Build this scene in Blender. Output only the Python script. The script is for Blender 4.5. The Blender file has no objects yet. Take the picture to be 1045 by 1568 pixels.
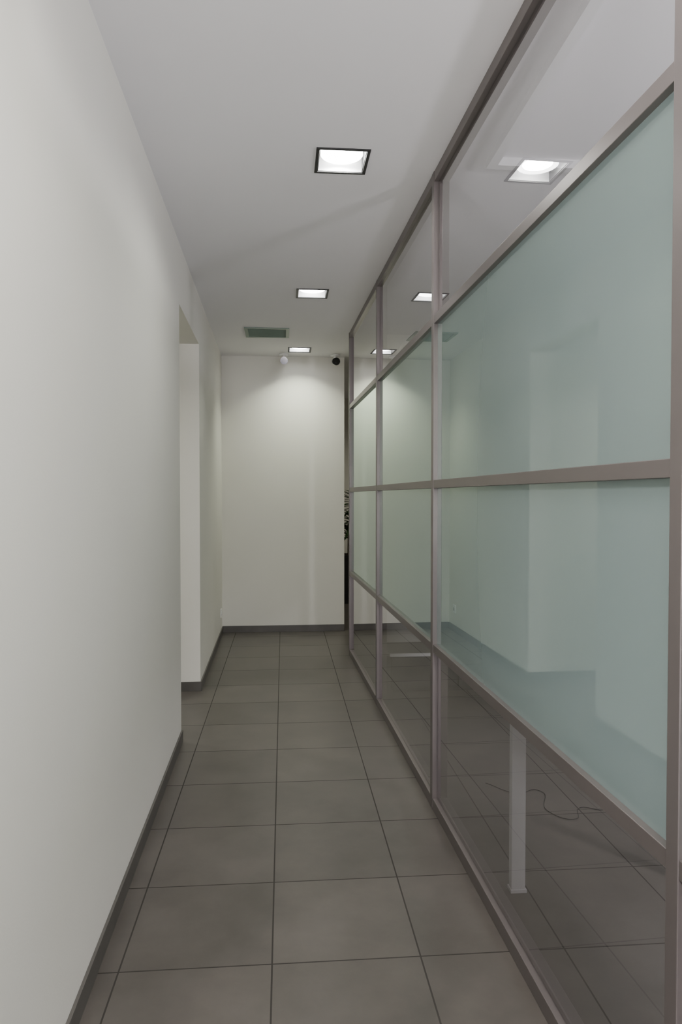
import bpy, bmesh, math, random
from mathutils import Vector, Matrix
random.seed(4)
S = bpy.context.scene
COL = S.collection
H = 2.82

# ------------------------------------------------------------ materials
def new_mat(name):
    m = bpy.data.materials.new(name); m.use_nodes = True
    nt = m.node_tree; nt.nodes.clear()
    out = nt.nodes.new('ShaderNodeOutputMaterial')
    return m, nt, out
def N(nt, t, **kw):
    n = nt.nodes.new(t)
    for k, v in kw.items(): setattr(n, k, v)
    return n
def math_node(nt, op, a, b=None, clamp=False):
    n = N(nt, 'ShaderNodeMath', operation=op); n.use_clamp = clamp
    for i, v in enumerate((a, b)):
        if v is None: continue
        if isinstance(v, (int, float)): n.inputs[i].default_value = v
        else: nt.links.new(v, n.inputs[i])
    return n.outputs[0]
def pmat(name, col, rough=0.5, metal=0.0, var=0.04, scale=6.0, bump=0.0, bscale=80, spec=0.5, coat=0.0):
    m, nt, out = new_mat(name)
    p = N(nt, 'ShaderNodeBsdfPrincipled')
    tc = N(nt, 'ShaderNodeTexCoord')
    no = N(nt, 'ShaderNodeTexNoise'); no.inputs['Scale'].default_value = scale; no.inputs['Detail'].default_value = 4
    nt.links.new(tc.outputs['Object'], no.inputs['Vector'])
    cr = N(nt, 'ShaderNodeValToRGB')
    cr.color_ramp.elements[0].position = 0.3; cr.color_ramp.elements[1].position = 0.7
    cr.color_ramp.elements[0].color = (*[c*(1-var) for c in col], 1)
    cr.color_ramp.elements[1].color = (*[min(1, c*(1+var)) for c in col], 1)
    nt.links.new(no.outputs['Fac'], cr.inputs['Fac'])
    nt.links.new(cr.outputs['Color'], p.inputs['Base Color'])
    p.inputs['Roughness'].default_value = rough
    p.inputs['Metallic'].default_value = metal
    p.inputs['Specular IOR Level'].default_value = spec
    p.inputs['Coat Weight'].default_value = coat
    if bump > 0:
        n2 = N(nt, 'ShaderNodeTexNoise'); n2.inputs['Scale'].default_value = bscale
        nt.links.new(tc.outputs['Object'], n2.inputs['Vector'])
        b = N(nt, 'ShaderNodeBump'); b.inputs['Strength'].default_value = bump; b.inputs['Distance'].default_value = 0.002
        nt.links.new(n2.outputs['Fac'], b.inputs['Height']); nt.links.new(b.outputs['Normal'], p.inputs['Normal'])
    nt.links.new(p.outputs[0], out.inputs[0])
    return m
def emit_mat(name, col, st):
    m, nt, out = new_mat(name)
    e = N(nt, 'ShaderNodeEmission'); e.inputs[0].default_value = (*col, 1); e.inputs[1].default_value = st
    nt.links.new(e.outputs[0], out.inputs[0]); return m

M_wall = pmat('painted_wall', (0.74, 0.73, 0.668), 0.6, var=0.015, scale=1.5, bump=0.12, bscale=140, spec=0.25)
M_ceil = pmat('painted_ceiling', (0.82, 0.81, 0.82), 0.8, var=0.01, scale=1.2, spec=0.1)
M_base = pmat('baseboard_tile', (0.085, 0.08, 0.072), 0.4, var=0.12, scale=9)
M_frame = pmat('bronze_anodised_aluminium', (0.17, 0.150, 0.146), 0.38, metal=0.5, var=0.03, scale=3)
M_black = pmat('black_metal', (0.015, 0.015, 0.016), 0.5)
M_white = pmat('white_lacquer', (0.82, 0.82, 0.82), 0.4, var=0.01)
M_desk = pmat('light_grey_lacquer', (0.55, 0.54, 0.55), 0.4, var=0.01)
M_wplastic = pmat('white_plastic', (0.86, 0.86, 0.84), 0.35, var=0.01)
M_grille = pmat('grey_green_grille', (0.20, 0.26, 0.215), 0.5, var=0.03)
M_dark = pmat('dark_cabinet', (0.035, 0.033, 0.032), 0.45)
M_leaf = pmat('leaf_green', (0.03, 0.07, 0.02), 0.45, var=0.3, scale=10)
M_stem = pmat('stem_brown', (0.12, 0.08, 0.045), 0.8, var=0.3, scale=30)
M_soil = pmat('soil', (0.03, 0.02, 0.015), 0.95, var=0.4, scale=40)
M_lamp = emit_mat('lamp_diffuser_glow', (1.0, 1.0, 0.98), 18.0)
M_lens = pmat('camera_lens_black', (0.01, 0.01, 0.012), 0.1)

def floor_mat():
    m, nt, out = new_mat('grey_ceramic_floor_tile')
    p = N(nt, 'ShaderNodeBsdfPrincipled')
    tc = N(nt, 'ShaderNodeTexCoord'); sp = N(nt, 'ShaderNodeSeparateXYZ')
    nt.links.new(tc.outputs['Object'], sp.inputs[0])
    T = 0.45; G = 0.0026
    def edge(o, off):
        u = math_node(nt, 'DIVIDE', math_node(nt, 'SUBTRACT', o, off), T)
        r = math_node(nt, 'ROUND', u)
        d = math_node(nt, 'MULTIPLY', math_node(nt, 'ABSOLUTE', math_node(nt, 'SUBTRACT', u, r)), T)
        return math_node(nt, 'FLOOR', u), math_node(nt, 'LESS_THAN', d, G)
    ux, gx = edge(sp.outputs[0], -0.036)
    uy, gy = edge(sp.outputs[1], 0.296)
    g = math_node(nt, 'MAXIMUM', gx, gy)
    cb = N(nt, 'ShaderNodeCombineXYZ'); nt.links.new(ux, cb.inputs[0]); nt.links.new(uy, cb.inputs[1])
    wn = N(nt, 'ShaderNodeTexWhiteNoise', noise_dimensions='2D'); nt.links.new(cb.outputs[0], wn.inputs['Vector'])
    no = N(nt, 'ShaderNodeTexNoise'); no.inputs['Scale'].default_value = 3.5; no.inputs['Detail'].default_value = 6; no.inputs['Roughness'].default_value = 0.65
    nt.links.new(tc.outputs['Object'], no.inputs['Vector'])
    f = math_node(nt, 'ADD', math_node(nt, 'MULTIPLY', no.outputs['Fac'], 0.85), math_node(nt, 'MULTIPLY', wn.outputs['Value'], 0.15))
    cr = N(nt, 'ShaderNodeValToRGB')
    cr.color_ramp.elements[0].position = 0.3; cr.color_ramp.elements[1].position = 0.75
    cr.color_ramp.elements[0].color = (0.064, 0.057, 0.050, 1)
    cr.color_ramp.elements[1].color = (0.112, 0.100, 0.088, 1)
    nt.links.new(f, cr.inputs['Fac'])
    mx = N(nt, 'ShaderNodeMix', data_type='RGBA')
    nt.links.new(g, mx.inputs[0]); nt.links.new(cr.outputs[0], mx.inputs[6]); mx.inputs[7].default_value = (0.026, 0.023, 0.019, 1)
    nt.links.new(mx.outputs[2], p.inputs['Base Color'])
    rr = math_node(nt, 'ADD', math_node(nt, 'MULTIPLY', g, 0.4), math_node(nt, 'ADD', math_node(nt, 'MULTIPLY', no.outputs['Fac'], 0.10), 0.31))
    nt.links.new(rr, p.inputs['Roughness'])
    b = N(nt, 'ShaderNodeBump'); b.inputs['Strength'].default_value = 0.5; b.inputs['Distance'].default_value = 0.002
    nt.links.new(math_node(nt, 'SUBTRACT', 1.0, g), b.inputs['Height']); nt.links.new(b.outputs[0], p.inputs['Normal'])
    nt.links.new(p.outputs[0], out.inputs[0]); return m
M_floor = floor_mat()

def schlick(nt, r0, k=1.0):
    lw = N(nt, 'ShaderNodeLayerWeight'); lw.inputs['Blend'].default_value = 0.5
    p5 = math_node(nt, 'POWER', lw.outputs['Facing'], 5.0)
    return math_node(nt, 'MULTIPLY', math_node(nt, 'ADD', math_node(nt, 'MULTIPLY', p5, 1-r0), r0), k, clamp=True)
def clear_glass():
    m, nt, out = new_mat('clear_glass')
    t = N(nt, 'ShaderNodeBsdfTransparent'); t.inputs[0].default_value = (0.94, 0.945, 0.945, 1)
    g = N(nt, 'ShaderNodeBsdfGlossy'); g.inputs['Roughness'].default_value = 0.0
    mx = N(nt, 'ShaderNodeMixShader')
    nt.links.new(schlick(nt, 0.10, 2.0), mx.inputs[0]); nt.links.new(t.outputs[0], mx.inputs[1]); nt.links.new(g.outputs[0], mx.inputs[2])
    nt.links.new(mx.outputs[0], out.inputs[0]); return m
def frosted_glass():
    m, nt, out = new_mat('frosted_glass')
    d = N(nt, 'ShaderNodeBsdfDiffuse'); d.inputs[0].default_value = (0.095, 0.124, 0.110, 1)
    t = N(nt, 'ShaderNodeBsdfTranslucent'); t.inputs[0].default_value = (0.215, 0.277, 0.252, 1)
    m1 = N(nt, 'ShaderNodeMixShader'); m1.inputs[0].default_value = 0.5
    nt.links.new(d.outputs[0], m1.inputs[1]); nt.links.new(t.outputs[0], m1.inputs[2])
    g = N(nt, 'ShaderNodeBsdfGlossy'); g.inputs['Roughness'].default_value = 0.006; g.inputs[0].default_value = (0.84, 0.96, 0.89, 1)
    mx = N(nt, 'ShaderNodeMixShader')
    nt.links.new(schlick(nt, 0.09, 1.5), mx.inputs[0]); nt.links.new(m1.outputs[0], mx.inputs[1]); nt.links.new(g.outputs[0], mx.inputs[2])
    nt.links.new(mx.outputs[0], out.inputs[0]); return m
M_clear = clear_glass(); M_frost = frosted_glass()

# ------------------------------------------------------------ mesh helpers
class MB:
    def __init__(s): s.bm = bmesh.new(); s.mats = []
    def mi(s, m):
        if m not in s.mats: s.mats.append(m)
        return s.mats.index(m)
    def box(s, x0, x1, y0, y1, z0, z1, m):
        i = s.mi(m)
        vs = [s.bm.verts.new((x, y, z)) for z in (z0, z1) for y in (y0, y1) for x in (x0, x1)]
        for f in ((0,2,3,1),(4,5,7,6),(0,1,5,4),(2,6,7,3),(0,4,6,2),(1,3,7,5)):
            fc = s.bm.faces.new([vs[k] for k in f]); fc.material_index = i
        return s
    def quad(s, pts, m):
        fc = s.bm.faces.new([s.bm.verts.new(p) for p in pts]); fc.material_index = s.mi(m); return s
    def cyl(s, c, r1, r2, h, m, mat=None, seg=32, smooth=True):
        i = s.mi(m)
        M = Matrix.Translation(c) @ (mat or Matrix.Identity(4))
        n0 = len(s.bm.faces)
        bmesh.ops.create_cone(s.bm, cap_ends=True, segments=seg, radius1=r1, radius2=r2, depth=h, matrix=M)
        s.bm.faces.ensure_lookup_table()
        for f in s.bm.faces[n0:]: f.material_index = i; f.smooth = smooth and len(f.verts) == 4
        return s
    def ring(s, ri, ro, z0, z1, m, seg=48):
        i = s.mi(m); L = []
        for k in range(seg):
            a = 2*math.pi*k/seg; c, q = math.cos(a), math.sin(a)
            L.append([s.bm.verts.new((r*c, r*q, z)) for r, z in ((ri, z0), (ro, z0), (ro, z1), (ri, z1))])
        for k in range(seg):
            A, B = L[k], L[(k+1) % seg]
            for j in range(4):
                fc = s.bm.faces.new((A[j], A[(j+1) % 4], B[(j+1) % 4], B[j])); fc.material_index = i
        return s
    def sph(s, c, r, m, sc=(1,1,1)):
        i = s.mi(m); n0 = len(s.bm.faces)
        bmesh.ops.create_uvsphere(s.bm, u_segments=24, v_segments=16, radius=r, matrix=Matrix.Translation(c) @ Matrix.Diagonal((*sc, 1)))
        s.bm.faces.ensure_lookup_table()
        for f in s.bm.faces[n0:]: f.material_index = i; f.smooth = True
        return s
    def obj(s, name, parent=None, loc=(0,0,0), rz=0, bevel=0):
        me = bpy.data.meshes.new(name); s.bm.to_mesh(me); s.bm.free()
        for m in s.mats: me.materials.append(m)
        o = bpy.data.objects.new(name, me); COL.objects.link(o)
        o.location = loc; o.rotation_euler = (0, 0, rz)
        if parent: o.parent = parent
        if bevel:
            b = o.modifiers.new('bevel', 'BEVEL'); b.width = bevel; b.segments = 2; b.limit_method = 'ANGLE'
        return o
def empty(name, loc=(0,0,0), rz=0):
    e = bpy.data.objects.new(name, None); COL.objects.link(e); e.location = loc; e.rotation_euler = (0,0,rz); e.empty_display_size = 0.1
    return e

def sheet(mb, x0, x1, y0, y1, z0, z1, holes, m):
    xs = sorted({x0, x1, *[h[0] for h in holes], *[h[1] for h in holes]})
    ys = sorted({y0, y1, *[h[2] for h in holes], *[h[3] for h in holes]})
    for a, b in zip(xs, xs[1:]):
        for c, d in zip(ys, ys[1:]):
            cx, cy = (a+b)/2, (c+d)/2
            if any(h[0] < cx < h[1] and h[2] < cy < h[3] for h in holes): continue
            mb.box(a, b, c, d, z0, z1, m)

# ------------------------------------------------------------ layout
YB, YE = -2.5, 7.29
LW = lambda y: -0.527 - 0.0133*y
aL = math.atan(0.0133); aP = math.atan(0.0275)
D0, D1 = 4.06, 5.12
HD = 2.475

lamps = [(0.25, 3.03), (0.205, 5.01), (0.16, 6.94), (0.295, 1.05), (0.34, -0.93)]
office_lamps = [(2.7, 0.6), (2.7, 2.8), (2.7, 5.0)]
lobby_lamps = [(2.2, 8.6)]
R = 0.10
holes = [(x-R, x+R, y-R, y+R) for x, y in lamps+office_lamps+lobby_lamps]
holes.append((-0.32, 0.045, 6.06, 6.40))

MB().box(-3.4, 4.7, YB-0.15, 10.6, -0.1, 0, M_floor).obj('floor')
mb = MB(); sheet(mb, -3.4, 4.7, YB-0.15, 10.6, H, H+0.02, holes, M_ceil); mb.obj('ceiling')

mb = MB()
mb.box(-0.15, 0, YB, D0, 0, H, M_wall)
mb.box(-0.15, 0, D1, YE+0.1, 0, H, M_wall)
mb.box(-0.15, 0, D0, D1, HD, H, M_wall)
mb.obj('wall_left', loc=(-0.527, 0, 0), rz=aL)
MB().box(-3.2, -0.70, D0-0.12, D0, 0, H, M_wall).obj('wall_passage_near')
MB().box(-3.2, -0.70, D1, D1+0.12, 0, H, M_wall).obj('wall_passage_far')
MB().box(-3.32, -3.2, D0-0.12, D1+0.12, 0, H, M_wall).obj('wall_passage_end')
mb = MB(); px, py = -1.9, 4.6
sheet(mb, -3.2, -0.73, D0, D1, HD, HD+0.02, [(px-R, px+R, py-R, py+R)], M_ceil); mb.obj('ceiling_passage')
mb = MB(); mb.box(-0.80, 0.628, YE, YE+0.15, 0, H, M_wall); mb.obj('wall_end')
MB().box(-0.92, -0.80, YE+0.1, 10.4, 0, H, M_wall).obj('wall_lobby_left')
MB().box(-0.92, 4.6, 10.4, 10.52, 0, H, M_wall).obj('wall_lobby_far')
MB().box(0.68, 4.5, 6.23, 6.35, 0, H, M_wall).obj('wall_office_far')
def wall_hole_x(name, x0, x1, y0, y1, hy0, hy1, hz0, hz1):
    mb = MB()
    mb.box(x0, x1, y0, hy0, 0, H, M_wall); mb.box(x0, x1, hy1, y1, 0, H, M_wall)
    if hz0 > 0: mb.box(x0, x1, hy0, hy1, 0, hz0, M_wall)
    mb.box(x0, x1, hy0, hy1, hz1, H, M_wall); mb.obj(name)
wall_hole_x('wall_right', 4.5, 4.62, YB, 10.4, 0.3, 2.7, 0.95, 2.4)
mb = MB(); mb.box(-0.8, -0.40, YB-0.12, YB, 0, H, M_wall); mb.box(0.62, 4.5, YB-0.12, YB, 0, H, M_wall)
mb.box(-0.40, 0.62, YB-0.12, YB, 2.4, H, M_wall); mb.obj('wall_back')
d = empty('door_1', (0.11, YB-0.06, 0)); mb = MB(); t = 0.06
mb.box(-0.51, -0.51+t, -0.03, 0.03, 0, 2.4, M_frame); mb.box(0.51-t, 0.51, -0.03, 0.03, 0, 2.4, M_frame)
mb.box(-0.51+t, 0.51-t, -0.03, 0.03, 2.4-t, 2.4, M_frame); mb.box(-0.51+t, 0.51-t, -0.03, 0.03, 0, 0.1, M_frame)
mb.box(-0.51+t, 0.51-t, -0.03, 0.03, 0.98, 1.03, M_frame)
mb.cyl((0.40, 0.06, 1.05), 0.012, 0.012, 0.3, M_black, seg=16); mb.box(0.392, 0.408, 0.03, 0.06, 0.93, 0.945, M_black); mb.box(0.392, 0.408, 0.03, 0.06, 1.155, 1.17, M_black)
mb.obj('door_frame', d, bevel=0.002)
MB().quad([(-0.45, 0, 0.1), (0.45, 0, 0.1), (0.45, 0, 2.34), (-0.45, 0, 2.34)], M_clear).obj('door_glass', d)
wn = empty('window_1', (4.56, 1.5, 1.675)); mb = MB()
for a in (-1.2, -0.025, 1.15): mb.box(-0.03, 0.03, a, a+0.05, -0.725, 0.725, M_frame)
for z in (-0.725, 0.675): mb.box(-0.028, 0.028, -1.15, -0.025, z, z+0.05, M_frame); mb.box(-0.028, 0.028, 0.025, 1.15, z, z+0.05, M_frame)
mb.obj('window_frame', wn, bevel=0.002)
MB().quad([(0, -1.15, -0.675), (0, 1.15, -0.675), (0, 1.15, 0.675), (0, -1.15, 0.675)], M_clear).obj('window_glass', wn)
def portal(name, loc, rot, sx, sy, parent):
    ld = bpy.data.lights.new(name, 'AREA'); ld.shape = 'RECTANGLE'; ld.size = sx; ld.size_y = sy; ld.cycles.is_portal = True
    o = bpy.data.objects.new(name, ld); COL.objects.link(o); o.parent = parent; o.location = loc; o.rotation_euler = rot
portal('sky_portal', (0, -0.07, 1.2), (math.radians(90), 0, 0), 1.0, 2.35, d)
portal('sky_portal', (0.07, 0, 0), (0, math.radians(90), 0), 1.45, 2.4, wn)

# baseboards
bh, bt = 0.068, 0.010
mb = MB()
mb.box(0, bt, YB, D0, 0, bh, M_base)
mb.box(0, bt, D1, YE, 0, bh, M_base)
mb.obj('baseboard_left', loc=(-0.527, 0, 0), rz=aL, bevel=0.0015)
MB().box(-3.2, LW(D1)+0.008, D1-bt, D1, 0, bh, M_base).obj('baseboard_passage', bevel=0.0015)
MB().box(LW(YE)+0.01, 0.628, YE-bt, YE, 0, bh, M_base).obj('baseboard_end', bevel=0.0015)
MB().box(-0.80, 4.5, 10.39, 10.4, 0, bh, M_base).obj('baseboard_lobby_far', bevel=0.0015)
MB().box(4.49, 4.5, YB, 6.22, 0, bh, M_base).obj('baseboard_right', bevel=0.0015)
MB().box(0.70, 4.49, 6.22, 6.23, 0, bh, M_base).obj('baseboard_office', bevel=0.0015)

# ------------------------------------------------------------ glass partition
P = empty('glass_partition', (0.745, 0, 0), aP)
posts = [-2.40, -0.62, 1.235, 3.11, 4.68, 6.19]
pw, pd, gx = 0.040, 0.070, 0.020
mb = MB()
for y in posts: mb.box(0, pd, y-pw/2, y+pw/2, 0, H, M_frame)
mb.obj('posts', P, bevel=0.002)
rails = [(0.0, 0.05), (0.703, 0.740), (1.433, 1.469), (2.156, 2.193), (H-0.045, H)]
mb = MB()
for a, b in zip(posts, posts[1:]):
    for z0, z1 in rails: mb.box(0.002, pd-0.002, a+pw/2, b-pw/2, z0, z1, M_frame)
mb.obj('rails', P, bevel=0.0015)
mb = MB()
for a, b in zip(posts, posts[1:]):
    for z0, z1 in ((0.05, 0.703), (2.193, H-0.045)):
        y0, y1 = a+pw/2, b-pw/2; t = 0.014; xa, xb = gx+0.004, gx+0.022
        mb.box(xa, xb, y0, y0+t, z0, z1, M_frame); mb.box(xa, xb, y1-t, y1, z0, z1, M_frame)
        mb.box(xa, xb, y0+t, y1-t, z0, z0+t, M_frame); mb.box(xa, xb, y0+t, y1-t, z1-t, z1, M_frame)
mb.obj('glazing_beads', P)
mbc, mbf = MB(), MB()
for a, b in zip(posts, posts[1:]):
    y0, y1 = a+pw/2, b-pw/2
    for (z0, z1), kind in (((0.05, 0.703), 0), ((0.740, 1.433), 1), ((1.469, 2.156), 1), ((2.193, H-0.045), 0)):
        q = [(gx, y1, z0), (gx, y0, z0), (gx, y0, z1), (gx, y1, z1)]
        (mbf if kind else mbc).quad(q, M_frost if kind else M_clear)
mbc.obj('clear_panes', P); mbf.obj('frosted_panes', P)

mb = MB(); mb.box(0.86, 0.90, YB+0.02, 2.98, H-0.035, H, M_white); mb.box(0.90, 4.4, 2.94, 2.98, H-0.035, H, M_white)
mb.obj('trim_office_ceiling')

# ------------------------------------------------------------ downlights
def downlight(x, y, power, col, z=H, spread=150):
    e = empty('recessed_downlight', (x, y, z))
    mb = MB(); o, i = 0.112, 0.0985
    for a in ((-o, o, -o, -i), (-o, o, i, o), (-o, -i, -i, i), (i, o, -i, i)):
        mb.box(*a, -0.005, 0.0, M_black)
    mb.obj('trim_frame', e, bevel=0.001)
    mb = MB(); d = 0.070; w = 0.003
    mb.box(-i, -i+w, -i, i, 0, d, M_black); mb.box(i-w, i, -i, i, 0, d, M_black)
    mb.box(-i+w, i-w, -i, -i+w, 0, d, M_white); mb.box(-i+w, i-w, i-w, i, 0, d, M_white)
    mb.box(-i, i, -i, i, d, d+0.003, M_white)
    mb.obj('housing', e)
    mb = MB()
    mb.cyl((0, 0, d-0.012), 0.094, 0.090, 0.022, M_wplastic, seg=48)
    mb.ring(0.068, 0.090, d-0.044, d-0.023, M_lamp)
    mb.cyl((0, 0, d-0.025), 0.068, 0.068, 0.004, M_lamp, seg=48)
    mb.obj('lamp_disc', e)
    ld = bpy.data.lights.new('downlight_lamp', 'AREA'); ld.shape = 'DISK'; ld.size = 0.13; ld.energy = power; ld.color = col
    ld.spread = math.radians(spread)
    lo = bpy.data.objects.new('downlight_lamp', ld); COL.objects.link(lo); lo.parent = e; lo.location = (0, 0, d-0.040)
cols = [(1, 1, 0.94), (0.97, 1, 0.86), (0.96, 1, 0.82), (1, 0.96, 0.93), (1, 0.95, 0.95)]
pows = [10, 3.5, 9, 24, 26]
spr = [160, 110, 115, 170, 170]
for (x, y), c, p, s_ in zip(lamps, cols, pows, spr): downlight(x, y, p, c, spread=s_)
for x, y in office_lamps: downlight(x, y, 20 if y < 2 else 4, (0.97, 0.95, 1))
for x, y in lobby_lamps: downlight(x, y, 22, (1, 0.96, 0.80), spread=170)
downlight(px, py, 15, (1, 0.98, 0.9), z=HD, spread=170)  # unseen lamp added to brighten the passage jamb

def point(name, loc, e, col, parent, r=0.11):
    ld = bpy.data.lights.new(name, 'POINT'); ld.energy = e; ld.color = col; ld.shadow_soft_size = r
    o = bpy.data.objects.new(name, ld); COL.objects.link(o); o.parent = parent; o.location = loc
fl = empty('added_fill_light', (0.18, -0.55, 0)); mb = MB()  # added fill light behind the camera, lifts near ceiling and left wall
mb.cyl((0, 0, 0.012), 0.14, 0.13, 0.024, M_black); mb.cyl((0, 0, 0.79), 0.011, 0.011, 1.54, M_black, seg=16); mb.cyl((0, 0, 1.55), 0.05, 0.07, 0.04, M_black)
mb.obj('stand', fl)
point('fill_point', (0, 0, 1.72), 100, (1, 0.945, 0.945), fl)
op = empty('added_office_fill', (2.5, 0.9, H)); mb = MB()  # out-of-view light added to brighten the office ceiling
mb.cyl((0, 0, -0.01), 0.05, 0.05, 0.02, M_black); mb.cyl((0, 0, -0.31), 0.004, 0.004, 0.6, M_black, seg=12); mb.cyl((0, 0, -0.62), 0.04, 0.05, 0.04, M_black)
mb.obj('cord', op)
point('fill_point', (0, 0, -0.78), 140, (0.98, 0.94, 1), op)

# ------------------------------------------------------------ ceiling vent grille
mb = MB(); x0, x1, y0, y1 = -0.32, 0.045, 6.06, 6.40
f = 0.02
for a in ((x0-0.008, x1+0.008, y0-0.008, y0+f), (x0-0.008, x1+0.008, y1-f, y1+0.008), (x0-0.008, x0+f, y0+f, y1-f), (x1-f, x1+0.008, y0+f, y1-f)):
    mb.box(*a, H-0.008, H, M_grille)
n = 16
for k in range(n):
    yy = y0+f+(y1-y0-2*f)*(k+0.5)/n
    mb.quad([(x0+f, yy-0.010, H+0.010), (x1-f, yy-0.010, H+0.010), (x1-f, yy+0.009, H-0.004), (x0+f, yy+0.009, H-0.004)], M_grille)
mb.box(x0, x1, y0, y1, H+0.02, H+0.022, M_dark)
mb.obj('ceiling_vent_grille')

# ------------------------------------------------------------ security cameras
def seccam(x, y, tx):
    mb = MB()
    mb.cyl((0, 0, -0.008), 0.046, 0.050, 0.016, M_wplastic)
    mb.cyl((0, 0, -0.03), 0.018, 0.018, 0.03, M_wplastic)
    mb.sph((0, 0, -0.055), 0.026, M_wplastic)
    rot = Matrix.Rotation(tx, 4, 'Z') @ Matrix.Rotation(math.radians(100), 4, 'X')
    dv = rot @ Vector((0, 0, 1))
    mb.cyl(Vector((0, 0, -0.065)) + dv*0.03, 0.034, 0.038, 0.075, M_wplastic, rot)
    mb.cyl(Vector((0, 0, -0.065)) + dv*0.069, 0.013, 0.013, 0.004, M_lens, rot)
    mb.obj('security_camera', loc=(x, y, H))
seccam(0.01, 7.17, 0.0); seccam(0.525, 7.17, 0.12)

mb = MB(); mb.box(0, 0.008, -0.04, 0.04, -0.04, 0.04, M_wplastic); mb.cyl((0.009, 0, 0), 0.022, 0.022, 0.004, M_wplastic, Matrix.Rotation(math.pi/2, 4, 'Y'))
for s in (-1, 1): mb.cyl((0.0115, s*0.009, 0), 0.0025, 0.0025, 0.002, M_lens, Matrix.Rotation(math.pi/2, 4, 'Y'), seg=12)
mb.obj('wall_socket', loc=(LW(7.08), 7.08, 0.235), rz=aL, bevel=0.002)

# ------------------------------------------------------------ office desk
D = empty('office_desk', (0, 0, 0))
mb = MB(); mb.box(0.79, 1.50, 1.00, 2.47, 0.715, 0.74, M_desk); mb.obj('desk_top', D, bevel=0.002)
mb = MB()
for x in (0.80, 1.44):
    for y in (1.03, 2.41):
        mb.box(x, x+0.05, y, y+0.03, 0.012, 0.715, M_desk); mb.box(x-0.004, x+0.054, y-0.006, y+0.036, 0, 0.012, M_desk)
mb.box(0.80, 1.49, 1.035, 1.055, 0.675, 0.715, M_desk); mb.box(0.80, 1.49, 2.415, 2.435, 0.675, 0.715, M_desk)
mb.box(1.455, 1.475, 1.06, 2.41, 0.675, 0.715, M_desk)
mb.obj('desk_legs', D, bevel=0.001)

C = empty('low_cabinet')
mb = MB(); mb.box(0.76, 2.2, 4.95, 5.35, 0.03, 0.262, M_dark)
for k in range(3): mb.box(0.77+k*0.477, 0.77+k*0.477+0.467, 4.935, 4.95, 0.045, 0.255, M_dark)
mb.box(0.78, 2.18, 4.98, 5.33, 0, 0.03, M_dark); mb.obj('cabinet_body', C, bevel=0.002)
mb = MB(); mb.box(0.75, 2.21, 4.93, 4.95, 0.262, 0.282, M_white); mb.box(0.75, 2.21, 4.95, 5.36, 0.262, 0.276, M_dark); mb.obj('cabinet_top', C)

cu = bpy.data.curves.new('floor_cable', 'CURVE'); cu.dimensions = '3D'; cu.bevel_depth = 0.0014; cu.bevel_resolution = 3
pts = [(0.98, 3.35), (1.10, 3.22), (1.20, 3.25), (1.17, 3.02), (1.25, 2.94), (1.33, 3.05), (1.42, 3.02), (1.50, 3.15), (1.75, 3.1), (2.1, 3.4)]
s = cu.splines.new('BEZIER'); s.bezier_points.add(len(pts)-1)
for p, q in zip(s.bezier_points, pts):
    p.co = (q[0], q[1], 0.002); p.handle_left_type = p.handle_right_type = 'AUTO'
o = bpy.data.objects.new('floor_cable', cu); COL.objects.link(o); cu.materials.append(M_black)

# ------------------------------------------------------------ potted plant
PP = empty('potted_plant', (0.90, 9.25, 0))
mb = MB()
mb.box(-0.16, 0.16, -0.16, 0.16, 0, 0.60, M_black); mb.box(-0.17, 0.17, -0.17, 0.17, 0.60, 0.63, M_black)
for v in mb.bm.verts:
    if v.co.z < 0.01: v.co.x *= 0.86; v.co.y *= 0.86
mb.box(-0.15, 0.15, -0.15, 0.15, 0.63, 0.634, M_soil)
mb.obj('planter', PP, bevel=0.004)
mb = MB()
mb.cyl((0, 0, 0.86), 0.018, 0.013, 0.5, M_stem, seg=12); mb.cyl((0.05, 0.03, 0.98), 0.014, 0.010, 0.72, M_stem, seg=12)
mb.cyl((-0.05, -0.03, 0.78), 0.014, 0.010, 0.34, M_stem, seg=12)
mb.obj('stems', PP)
mb = MB(); mi = mb.mi(M_leaf)
for cx, cy, cz, nn, L in ((0, 0, 1.10, 30, 0.30), (0.05, 0.03, 1.33, 34, 0.36), (-0.05, -0.03, 0.94, 24, 0.26)):
    for k in range(nn):
        az = k*2.39996 + random.uniform(-.2, .2); el = math.radians(80 - 85*k/nn); l = L*random.uniform(0.8, 1.1)
        base = Vector((cx, cy, cz - 0.10*k/nn)); prev = None
        hd = Vector((math.cos(az), math.sin(az), 0)); sd = Vector((-math.sin(az), math.cos(az), 0))
        for j in range(9):
            t = j/8
            pt = base + hd*(l*t*math.cos(el*0.7)) + Vector((0, 0, l*(t*math.sin(el) - 0.55*t*t)))
            w = 0.021*math.sin(math.pi*min(1, t*0.85+0.15))**0.7 if t < 1 else 0.0005
            cur = (mb.bm.verts.new(pt - sd*w), mb.bm.verts.new(pt - Vector((0,0,w*0.4))), mb.bm.verts.new(pt + sd*w))
            if prev:
                for q in (0, 1):
                    fc = mb.bm.faces.new((prev[q], prev[q+1], cur[q+1], cur[q])); fc.material_index = mi; fc.smooth = True
            prev = cur
mb.obj('leaves', PP)

# ------------------------------------------------------------ world & camera
w = bpy.data.worlds.new('world'); S.world = w; w.use_nodes = True
w.node_tree.nodes['Background'].inputs[0].default_value = (0.90, 0.86, 1.0, 1)
w.node_tree.nodes['Background'].inputs[1].default_value = 7.0
cd = bpy.data.cameras.new('camera'); cam = bpy.data.objects.new('camera', cd); COL.objects.link(cam)
cd.sensor_fit = 'VERTICAL'; cd.sensor_height = 36; cd.lens = 36*1085/1568; cd.clip_start = 0.02
cam.location = (0, 0, 1.4)
cam.rotation_euler = (math.radians(90-1.32), 0, math.radians(-4.66))
S.camera = cam
